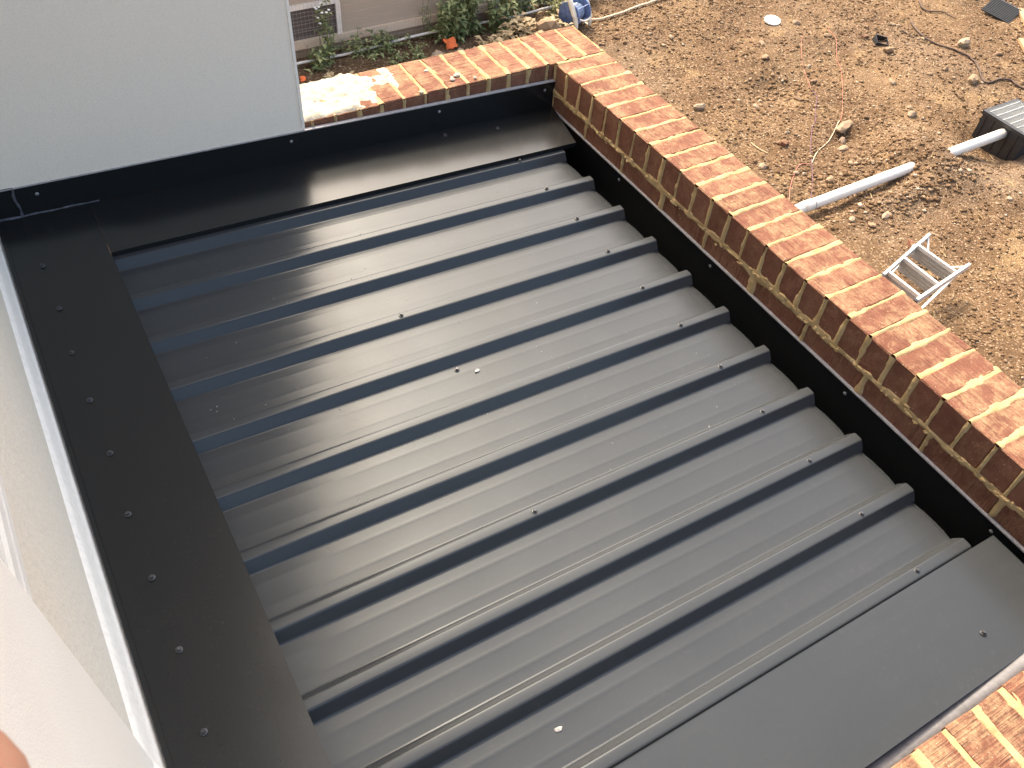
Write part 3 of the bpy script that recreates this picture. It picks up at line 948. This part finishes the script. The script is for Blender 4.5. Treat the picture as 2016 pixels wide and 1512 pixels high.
# ------------------------------------------------------------------ drainage pit and pipe
pt = empty('drainage_pit', (6.245, 1.645, -2.25))
tag(pt, 'black plastic drainage pit with a white grate, at the right edge of the picture', 'drainage pit')
S = .50
b = MB()
b.box((.012, -S + .012, -.42), (S - .012, -.012, -.035))
b.build('pit_body', M_BLACKP, pt)
MB().box((0, -S, -.036), (.03, 0, -.004)).box((S - .03, -S, -.036), (S, 0, -.004)).box((.031, -S, -.036), (S - .031, -S + .03, -.004)).box((.031, -.03, -.036), (S - .031, 0, -.004)).build('rim', M_BLACKP, pt)
for k in range(6):
    y = -.055 - k * .075
    MB().box((.031, y - .0026, -.020), (S - .031, y + .0026, .0)).build('grate_bar', M_GALV, pt)
gb = MB()
for k in range(23):
    x = .040 + k * .0192
    MBx = gb.box((x - .0012, -S + .031, -.016), (x + .0012, -.031, -.0012))
tag(gb.build('cross_bars', M_GALV, pt), kind='stuff')
for k in range(5):
    MB().box((.004, -.06 - k * .09, -.30), (.0118, -.05 - k * .09, -.037)).build('pit_rib', M_BLACKP, pt)
pp = empty('drain_pipe', (3.7, 1.37, GZ + .03))
tag(pp, 'white drain pipe from the parapet to the pit, buried midway under a heap of soil', 'pipe')
pts = [(-.7 + t * 3.27, .0, (-.012 + .035 * t)) for t in np.linspace(0, 1, 20)]
MB().tube(pts, .046, 20).build('pipe', M_PVC, pp, True)
cl = MB().tube([(.135, 0, -.0), (.142, 0, -.0)], .0475, 20).build('collar_line', simple('grey_pipe_ring', (.30, .27, .30), .5), pp)
cl2 = MB().tube([(.02, 0, .0), (.125, 0, .0)], .0485, 20).build('collar', M_PVC, pp, True)

# ------------------------------------------------------------------ wires, root, small finds on the soil
def track(px, lift=.004):
    """points on the soil, given as metres on the plan"""
    return [Vector((x, y, gz(x, y) + lift)) for x, y in px]
def smooth(pts, n=6):
    out = []
    P = [Vector(p) for p in pts]
    for i in range(len(P) - 1):
        p0 = P[max(i - 1, 0)]; p1 = P[i]; p2 = P[i + 1]; p3 = P[min(i + 2, len(P) - 1)]
        for k in range(n):
            t = k / n
            out.append(.5 * ((2 * p1) + (p2 - p0) * t + (2 * p0 - 5 * p1 + 4 * p2 - p3) * t * t + (3 * p1 - p0 - 3 * p2 + p3) * t ** 3))
    out.append(P[-1])
    return out
def ground_line(name, plan, r, mat, label, cat, taper=False, lift=.004):
    P = smooth([Vector((x, y, 0)) for x, y in plan])
    P = [Vector((p.x, p.y, gz(p.x, p.y) + r + lift)) for p in P]
    rs = [r * (1 - .6 * i / len(P)) * (.85 + .3 * rr.random()) for i in range(len(P))] if taper else r
    o = MB().tube(P, rs, 6).build(name, mat, None, True)
    return tag(o, label, cat)
M_DRYTW = simple('pale_twig', (.50, .36, .20), .8, .2, 40)

ground_line('wire', [(5.872, 3.635), (5.753, 3.537), (5.497, 3.245), (5.363, 3.029), (5.241, 2.818)], .0024, M_PINKW, 'faint pink wire on the open soil above the purple wire', 'wire')
ground_line('wire', [(5.241, 2.818), (5.179, 2.691), (5.072, 2.588), (4.869, 2.386), (4.746, 2.3), (4.532, 2.1), (4.411, 1.957), (4.331, 1.865), (4.158, 1.675), (3.945, 1.476), (3.832, 1.395)], .003, M_PURPW, 'thin purple wire running down to the collar of the drain pipe', 'wire')
ground_line('wire', [(5.066, 2.273), (4.892, 2.164), (4.711, 2.063), (4.504, 1.98), (4.345, 1.88)], .0042, M_CREAMW, 'cream wire crossing the long flat pale stone', 'wire')
ground_line('wire', [(6.23, 3.637), (6.121, 3.41), (5.918, 3.177), (5.718, 2.902), (5.246, 2.411), (5.078, 2.268)], .0026, M_REDW, 'thin red wire leading up the soil from the cream wire', 'wire')
ground_line('wire', [(4.331, 1.865), (4.246, 1.904), (4.11, 1.841), (3.91, 1.69), (3.736, 1.517)], .0038, M_PINKW, 'pink wire curving down behind the brick parapet beside the purple wire', 'wire')
ground_line('twig', [(4.037, 2.348), (4.033, 2.24), (4.067, 2.159)], .005, M_DRYTW, 'pale bent twig on the soil near the brick parapet', 'twig')
ground_line('root', [(7.224, 3.362), (7.057, 3.088), (7.09, 2.872), (7.15, 2.649), (7.187, 2.519), (7.144, 2.391), (7.028, 2.244), (6.973, 2.122), (7.135, 2.1), (7.267, 2.053), (7.258, 1.971), (7.272, 1.88)], .010, M_CABLE, 'long dark root winding down towards the drainage pit', 'root', False, .004)
ground_line('root', [(7.677, 3.666), (7.59, 3.543), (7.599, 3.448), (7.749, 3.373), (7.768, 3.287), (7.793, 3.208)], .010, M_CABLE, 'shorter dark root above the long winding one', 'root', True)
ground_line('root', [(6.958, 3.251), (6.95, 3.16), (6.941, 3.077)], .008, M_CABLE, 'short stub of dark root beside the small black box', 'root', True)
ground_line('hose', [(3.80, 4.83), (4.0, 4.80), (4.185, 4.823), (4.628, 4.878), (4.997, 4.908), (5.6, 4.95)], .012, M_CREAMW, 'cream hose leading away to the right from the blue hose reel', 'hose', False, .01)
ground_line('hose', [(3.66, 4.84), (3.60, 4.88), (3.52, 4.86), (3.41, 4.81), (3.2, 4.72)], .008, M_CREAMW, 'thin cream hose end on the left of the blue hose reel', 'hose', False, .03)


def lid():
    x, y = 5.737, 3.991
    o = MB().lathe([(.085, 0), (.09, .012), (.086, .018), (.06, .016), (.02, .017)], 24).build('white_disc', M_PVC, None)
    o.location = (x, y, gz(x, y) + .012); o.rotation_euler = (.12, -.06, 0)
    tag(o, 'round white plastic disc lying on the soil near the top of the picture', 'disc')
lid()
def sheet_of_mesh():
    x, y = 8.45, 3.12
    root = empty('drain_mat', (x, y, gz(x, y) + .03)); root.rotation_euler = (.12, -.1, .3)
    tag(root, 'dark square of plastic drain mat in the top right corner', 'plastic mat')
    MB().box((-.19, -.17, -.006), (.19, .17, 0)).build('mat_sheet', M_BLACKP, root)
    g = MB()
    for k in range(12):
        g.box((-.185 + k * .031, -.168, .0), (-.178 + k * .031, .168, .006))
    tag(g.build('ridges', M_BLACKP, root), kind='stuff')
sheet_of_mesh()
def elbow():
    x, y = 6.583, 3.22
    root = empty('plastic_box', (x, y, gz(x, y) - .045)); root.rotation_euler = (.3, .2, -.5)
    tag(root, 'small open black plastic box half sunk in the soil', 'plastic box')
    MB().box((-.07, -.06, 0), (.07, -.054, .09)).box((-.07, .054, 0), (.07, .06, .09)).box((-.07, -.0539, 0), (-.064, .0539, .09)).box((.064, -.0539, 0), (.07, .0539, .09)).build('box_wall', M_BLACKP, root)
    MB().box((-.0639, -.0539, .003), (.0639, .0539, .008)).build('box_base', M_BLACKP, root)
elbow()

def reel():
    x, y = 3.72, 4.82
    root = empty('hose_reel', (x, y, gz(x, y)), .35)
    root.scale = (.95, .95, .95)
    tag(root, 'dusty blue hose reel with a cream plastic handle behind the brick corner', 'hose reel')
    A = Matrix.Translation((0, 0, .145)) @ Matrix.Rotation(math.pi / 2, 4, 'Y')
    MB().lathe([(.05, -.095), (.05, .095)], 18, A).build('drum', M_BLUEP, root)
    for xx in (-.10, .10):
        M = Matrix.Translation((xx, 0, .145)) @ Matrix.Rotation(math.pi / 2, 4, 'Y')
        d = MB().lathe([(.13, -.006), (.14, -.010), (.14, .010), (.13, .006), (.05, .004)], 20, M).build('flange', M_BLUEP, root)
        for k in range(8):
            a = k * math.pi / 4
            MB().bar((xx + .009 * (1 if xx > 0 else -1), .04 * math.cos(a), .145 + .04 * math.sin(a)), (xx + .009 * (1 if xx > 0 else -1), .132 * math.cos(a), .145 + .132 * math.sin(a)), .008, .008, (1, 0, 0)).build('spoke', M_BLUEP, d)
    MB().lathe([(.075, -.08), (.085, -.04), (.08, .0), (.088, .05), (.075, .08)], 18, A).build('wound_hose', simple('blue_grey_hose', (.20, .26, .38), .5, .35, 60), root)
    for k in range(6):
        a = k * math.pi / 3 + .3
        MB().bar((-.09, .134 * math.cos(a), .145 + .134 * math.sin(a)), (.09, .134 * math.cos(a), .145 + .134 * math.sin(a)), .010, .010).build('cross_bar', M_BLUEP, root)
    for xx in (-.125, .125):
        pts = smooth([(xx, -.13, .0), (xx, -.11, .12), (xx, -.03, .27), (xx, .04, .36)], 5)
        MB().tube(pts, [.014 + .016 * math.sin(i / len(pts) * 3) for i in range(len(pts))], 8).build('handle_arm', M_CREAMP, root, True)
        MB().tube(smooth([(xx, -.13, .0), (xx, .0, .02), (xx, .13, .0)], 4), .012, 8).build('foot', M_CREAMP, root, True)
    MB().tube([(-.125, .04, .36), (.125, .04, .36)], .011, 8).build('handle_bar', M_CREAMP, root, True)
    MB().tube(smooth([(-.125, -.09, .17), (-.05, -.155, .12), (.05, -.16, .11), (.125, -.12, .10)], 5), .010, 8).build('front_bar', M_CREAMP, root, True)
reel()
def scrap(x, y, s, seed, lab, lift=.05):
    r = random.Random(seed)
    u = np.linspace(-1, 1, 7)
    A, B = np.meshgrid(u, u, indexing='ij')
    R_ = s * (1 + .5 * fbm(A * 1.7 + 4, B * 1.7, seed + 5, 2))
    H = .55 * s * fbm(A * 1.3 + seed, B * 1.3, seed, 3) + .35 * s * np.abs(A)
    o = MB().grid(np.stack([A * R_, B * R_ * .8, H], -1)).build('plastic_scrap', M_ORANGE, None, True)
    so = o.modifiers.new('thickness', 'SOLIDIFY'); so.thickness = .002
    o.location = (x, y, gz(x, y) + lift); o.rotation_euler = (.95, .2, .2)
    tag(o, lab, 'plastic scrap')
scrap(2.31, 4.90, .062, 3, 'crumpled bright orange plastic scrap among the weeds behind the short parapet')
scrap(.775, 4.86, .03, 5, 'tiny orange plastic scrap right beside the edge of the grey block', .03)
def plank(a, b, w, h, lab):
    za, zb = gz(*a) + h * .4, gz(*b) + h * .4
    o = MB().bar((a[0], a[1], za), (b[0], b[1], zb), w, h).build('timber_offcut', M_WOOD)
    tag(o, lab, 'timber')
plank((8.72, 3.05), (8.36, 2.62), .10, .04, 'orange timber offcut beside the dark mat in the top right corner')
plank((8.10, 2.58), (7.93, 2.32), .05, .03, 'small weathered timber stick at the right edge of the picture')
def brickbat(x, y, rz, s, lab):
    me = bevel_box_mesh('brick_fragment', (-.5, -.5, -.5), (.5, .5, .5), .12, M_BRICK, 1, .06, int(x * 100))
    o = link('brick_fragment', me, None, (x, y, gz(x, y) + s[2] * .35), (.2, .15, rz)); o.scale = s
    tag(o, lab, 'brick fragment')
brickbat(4.30, 2.20, .4, (.09, .06, .045), 'orange brick fragment near the pale bent twig')
brickbat(4.25, .64, .9, (.13, .05, .04), 'flat red brick fragment lying behind the step ladder')
brickbat(6.5, 3.35, .2, (.10, .05, .035), 'reddish fragment beside the small black box')
M_STRAW = M_DRY
straws = MB(); tn = []
for i in range(700):
    x = rr.uniform(1.0, 8.5); y = rr.uniform(-.9, 5.0)
    a = rr.uniform(0, 6.283); l = rr.uniform(.03, .11); z = gz(x, y) + rr.uniform(.004, .014)
    d = Vector((math.cos(a), math.sin(a), rr.uniform(-.15, .25))) * l; s_ = Vector((-math.sin(a), math.cos(a), 0)) * rr.uniform(.0015, .003)
    p = Vector((x, y, z)); o = len(straws.v)
    straws.v.extend([p - s_, p + s_, p + d * .5 + Vector((0, 0, l * .12)), p + d]); straws.f.extend([[o, o + 1, o + 2], [o, o + 2, o + 3], [o + 1, o + 3, o + 2]])
    tn.extend([rr.random()] * 4)
me = straws.mesh('straw', M_DRY); at = me.attributes.new('tone', 'FLOAT', 'POINT'); at.data.foreach_set('value', np.array(tn, np.float32))
tag(link('straw', me), 'bits of dry straw and chips on the soil', None, None, 'stuff')


# ------------------------------------------------------------------ neighbour's house, fence, conduit
NY = 5.30
nh = empty('neighbour_building', (0, NY, GZ))
tag(nh, 'taupe rendered building behind weeds with white framed window, cut low to shorten its shadow', 'building')
wx0, wx1, wz0, wz1 = .2, 1.315, .165, .480
w = MB()
w.box((-4, .0, .160), (wx0, .3, .98)); w.box((wx1, .0, .160), (3.15, .3, .98))
w.box((wx0, .0, wz1), (wx1, .3, .98))
MB().box((-4, -.06, .982), (3.2, 3.2, 1.05)).build('lowered_roof_slab', M_NBAND, nh)  # unseen roof, set unnaturally low so the house leaves the yard sunlit
w.build('wall', M_NWALL, nh)
MB().box((-4, -.004, -.3), (3.152, .3, .085)).build('base_course', M_NBASE, nh)
MB().box((-4, -.030, .0852), (3.16, .3, .1598)).build('sill_band', M_NBAND, nh)
fr = MB()
fr.box((wx0 - .04, -.02, .455), (wx1 + .040, .03, .500)); fr.box((wx1 - .0, -.02, .161), (wx1 + .045, .03, .4545)); fr.box((wx0 - .04, -.02, .161), (wx0, .03, .4545))
fo = fr.build('window_frame', M_FRAME, nh)
MB().box((wx0, .012, .161), (wx1, .020, .4545)).build('pane', M_SCREEN, fo)
for z in (.23, .30, .37):
    MB().box((wx0, .004, z), (wx1, .0115, z + .006)).build('slat', simple('slat_grey', (.22, .19, .17), .5), fo)

fe = empty('wire_fence', (0, 5.17, GZ))
tag(fe, 'thin wire mesh fence with one slim post in front of the taupe building', 'fence')
MB().tube([(2.985, 0, -.1), (2.985, 0, 1.5)], .013, 8).build('post', M_WIRE, fe)
MB().tube([(.2, 0, -.1), (.2, 0, 1.5)], .013, 8).build('post', M_WIRE, fe)
MB().tube([(5.7, 0, -.1), (5.7, 0, 1.5)], .013, 8).build('post', M_WIRE, fe)
g = MB()
for k in range(150):
    x = .2 + k * .0367
    g.tube([(x, 0, .02), (x, 0, 1.3)], .0009, 3, False)
for k in range(18):
    z = .03 + k * .075
    g.tube([(.2, 0, z), (5.7, 0, z)], .0009, 3, False)
tag(g.build('wire_mesh', M_WIRE, fe), kind='stuff')

pl = [(.3, 5.06), (.812, 5.089), (1.4, 5.13), (2.041, 5.165), (2.6, 5.12), (3.2, 5.14), (3.834, 5.23), (4.6, 5.34)]
P = smooth([Vector((x, y, GZ + .05 + .02 * math.sin(x * 3))) for x, y in pl])
for p in P: p.z = max(p.z, gz(p.x, p.y) + .018)
cd = MB().tube(P, .0125, 10).build('conduit', M_PVCD, None, True)
tag(cd, 'long grey white conduit lying along the foot of the weeds', 'conduit')

# ------------------------------------------------------------------ weeds
def weed(x, y, h, spread, nst, leaf, mat, label, stemr=.004, up=.8, leaves=16, flowers=0, group=None, cat='weed'):
    root = empty('weed', (x, y, gz(x, y)))
    tag(root, label, cat, group)
    st = MB(); lf_ = MB(); tones = []; fl = MB()
    for s in range(nst):
        a = rr.uniform(0, 6.283); sp = spread * rr.random() ** .6
        hh = h * rr.uniform(.6, 1.2)
        bx, by = rr.gauss(0, spread * .35), rr.gauss(0, spread * .25)
        tip = Vector((bx + math.cos(a) * sp * (1 - up) * 2, by + math.sin(a) * sp * (1 - up) * 2, hh))
        pts = [Vector((bx, by, -.02)), Vector((bx, by, 0)).lerp(tip, .5) + Vector((rr.gauss(0, .02), rr.gauss(0, .02), hh * .06)), tip]
        pts = smooth(pts, 4)
        st.tube(pts, [stemr * (1 - .7 * i / len(pts)) for i in range(len(pts))], 4, False)
        for k in range(int(leaves * .8)):
            t = rr.uniform(.12, 1)
            p = pts[min(len(pts) - 1, int(t * (len(pts) - 1)))] + Vector((rr.gauss(0, .006), rr.gauss(0, .006), rr.gauss(0, .01)))
            b = rr.uniform(0, 6.283); ll = leaf * rr.uniform(.55, 1.15) * (1.15 - .5 * t); wl = ll * rr.uniform(.16, .30)
            el = rr.uniform(-.35, .8)
            d = Vector((math.cos(b) * math.cos(el), math.sin(b) * math.cos(el), math.sin(el)))
            sd = d.cross(Vector((0, 0, 1))).normalized(); nn = sd.cross(d)
            o = len(lf_.v)
            mid = p + d * ll * .5 + nn * ll * .08
            end = p + d * ll - Vector((0, 0, ll * .22))
            lf_.v.extend([p, mid + sd * wl, end, mid - sd * wl, mid - nn * wl * .35])
            lf_.f.extend([[o, o + 4, o + 1], [o + 1, o + 4, o + 2], [o + 2, o + 4, o + 3], [o + 3, o + 4, o]])
            tones.extend([rr.random() ** 1.4] * 5)
        if s < flowers:
            for q in range(3):
                c = tip + Vector((rr.gauss(0, .02), rr.gauss(0, .02), rr.gauss(0, .02)))
                fl.lathe([(.001, 0), (.014, .006), (.011, .011), (.003, .012)], 7, Matrix.Translation(c))
    so_ = st.build('stem', M_STEM, root)
    me = lf_.mesh('foliage', mat)
    at = me.attributes.new('tone', 'FLOAT', 'POINT'); at.data.foreach_set('value', np.array(tones, np.float32))
    tag(link('foliage', me, root), kind='stuff')
    if flowers: tag(fl.build('flower', M_PETAL, root), kind='stuff')

weed(1.16, 5.12, .52, .10, 8, .085, M_LEAF, 'tall weed with small white flowers in front of the window', flowers=4, leaves=22)
weed(1.02, 5.04, .20, .14, 9, .10, M_LEAF, 'low leafy weed at the foot of the white flowered weed', up=.5)
weed(1.45, 5.08, .17, .20, 14, .075, M_LEAF, 'low dark green weed clump under the window corner', up=.5)
weed(1.72, 5.12, .20, .16, 14, .075, M_LEAF, 'dark green clump between the window and the tall bush of weeds', up=.5)
weed(1.95, 4.86, .10, .12, 9, .06, M_LEAF, 'small weed growing in front of the conduit by the mauve rock', up=.4)
weed(1.70, 4.88, .08, .14, 9, .06, M_LEAF, 'flat weed in front of the conduit left of the mauve rock', up=.4)
weed(2.38, 5.08, .42, .16, 18, .12, M_LEAF, 'broad leafy weed left of the orange plastic', up=.6, leaves=20)
weed(2.62, 5.10, .55, .14, 20, .12, M_LEAF, 'tall bushy weed standing behind the orange plastic', up=.7, leaves=24)
weed(2.22, 5.18, .38, .07, 5, .06, M_LEAF, 'thin upright weed against the taupe wall', up=.8)
weed(2.95, 5.05, .34, .16, 16, .10, M_LEAF, 'leafy weed beside the slim fence post', up=.6)
weed(3.10, 5.22, .50, .18, 16, .13, M_LEAFY, 'yellow green tall grass clump right of the fence post', up=.7)
weed(3.38, 5.34, .62, .22, 20, .13, M_LEAF, 'large dark weed above the conduit at the top of the picture', up=.6, leaves=22)
weed(3.75, 5.42, .5, .2, 16, .13, M_LEAF, 'dark leafy weed behind the blue hose reel', up=.6, leaves=22)
weed(4.05, 5.35, .38, .2, 16, .15, M_LEAF, 'broad leaved weed right of the hose reel handle', up=.5)
weed(3.62, 4.98, .22, .14, 14, .07, M_LEAFY, 'low yellowish bush left of the blue hose reel', up=.5, leaves=20)
weed(4.5, 5.5, .45, .25, 18, .13, M_LEAF, 'weed at the top edge beyond the cream hose', up=.6)
weed(2.9, 5.6 - .2, .55, .1, 8, .10, M_LEAF, 'upright weed touching the wall behind the fence post', up=.8)
weed(3.05, 4.78, .13, .18, 26, .16, M_DRY, 'tuft of dry straw coloured grass below the fence post', up=.4, leaves=8, cat='dry grass')
weed(2.62, 4.66, .10, .16, 22, .14, M_DRY, 'dry grass tuft right of the tan rocks', up=.4, leaves=8, cat='dry grass')
weed(1.05, 4.75, .06, .14, 10, .12, M_DRY, 'dry stalks on the soil beside the grey block', up=.3, leaves=4, cat='dry grass')
weed(3.42, 4.75, .12, .18, 20, .14, M_DRY, 'dry grass on the large brown clod', up=.4, leaves=8, cat='dry grass')

# ------------------------------------------------------------------ the photographer's hand near the lens
def hand():
    root = empty('hand')
    tag(root, 'bare fingertip of the photographer in the bottom left corner', 'hand')
    def cp(px, py, d): # helper only to work out where the hand was held
        return CAM + (RIGHT * ((px - 1008) / 1694.17) + DOWN * ((py - 756) / 1694.17) + FWD) * d
    tip = CAM + RIGHT * -.0515 + DOWN * .0367 + FWD * .085
    ax = (RIGHT * .62 + DOWN * -.62 + FWD * .20).normalized()        # way the fingers point
    side = (DOWN * .75 + RIGHT * .62).normalized(); side = (side - ax * side.dot(ax)).normalized()
    nrm = ax.cross(side).normalized()
    verts = []; edges = []; rad = []
    def add(p, r, parent):
        verts.append(tuple(p)); rad.append(r)
        if parent is not None: edges.append((parent, len(verts) - 1))
        return len(verts) - 1
    wrist = tip - ax * .185 + side * .03
    iw = add(wrist, .026, None)
    palm0 = add(wrist + ax * .035 + side * .0, .030, iw)
    arm = add(wrist - ax * .07, .028, iw); arm2 = add(wrist - ax * .16, .036, arm)
    roots = []
    for k, (off, ln, r) in enumerate(((-.030, .092, .0125), (-.009, .102, .0090), (.012, .094, .0086), (.031, .076, .0078))):
        kn = wrist + ax * (.088 - .006 * abs(k - 1)) + side * off
        i0 = add(kn, .0125, palm0)
        if k == 0: L3 = [kn.lerp(tip, t) + nrm * (.010 * math.sin(t * 3.14)) for t in (.45, .75, 1.0)]
        else:
            L3 = []; p = kn; d = ax.copy()
            for t, b in ((.45, .35), (.30, .6), (.22, .5)):
                d = (d - nrm * b).normalized(); p = p + d * ln * t; L3.append(p)
        pr = i0
        for q, p in enumerate(L3): pr = add(p, r * (1, .95, .88)[q], pr)
    th = add(wrist + ax * .030 - side * .036 - nrm * .006, .0135, palm0)
    t2 = add(wrist + ax * .058 - side * .054 - nrm * .014, .0115, th)
    add(wrist + ax * .086 - side * .055 - nrm * .022, .0098, t2)
    me = bpy.data.meshes.new('hand'); me.from_pydata(verts, edges, []); me.update()
    o = link('skin', me, root)
    sk = o.modifiers.new('skin', 'SKIN'); sk.use_smooth_shade = True
    for i, r in enumerate(rad): me.skin_vertices[0].data[i].radius = (r, r)
    me.skin_vertices[0].data[0].use_root = True
    sb = o.modifiers.new('sub', 'SUBSURF'); sb.levels = 2; sb.render_levels = 2
    me.materials.append(M_SKIN)
    return o
hand()
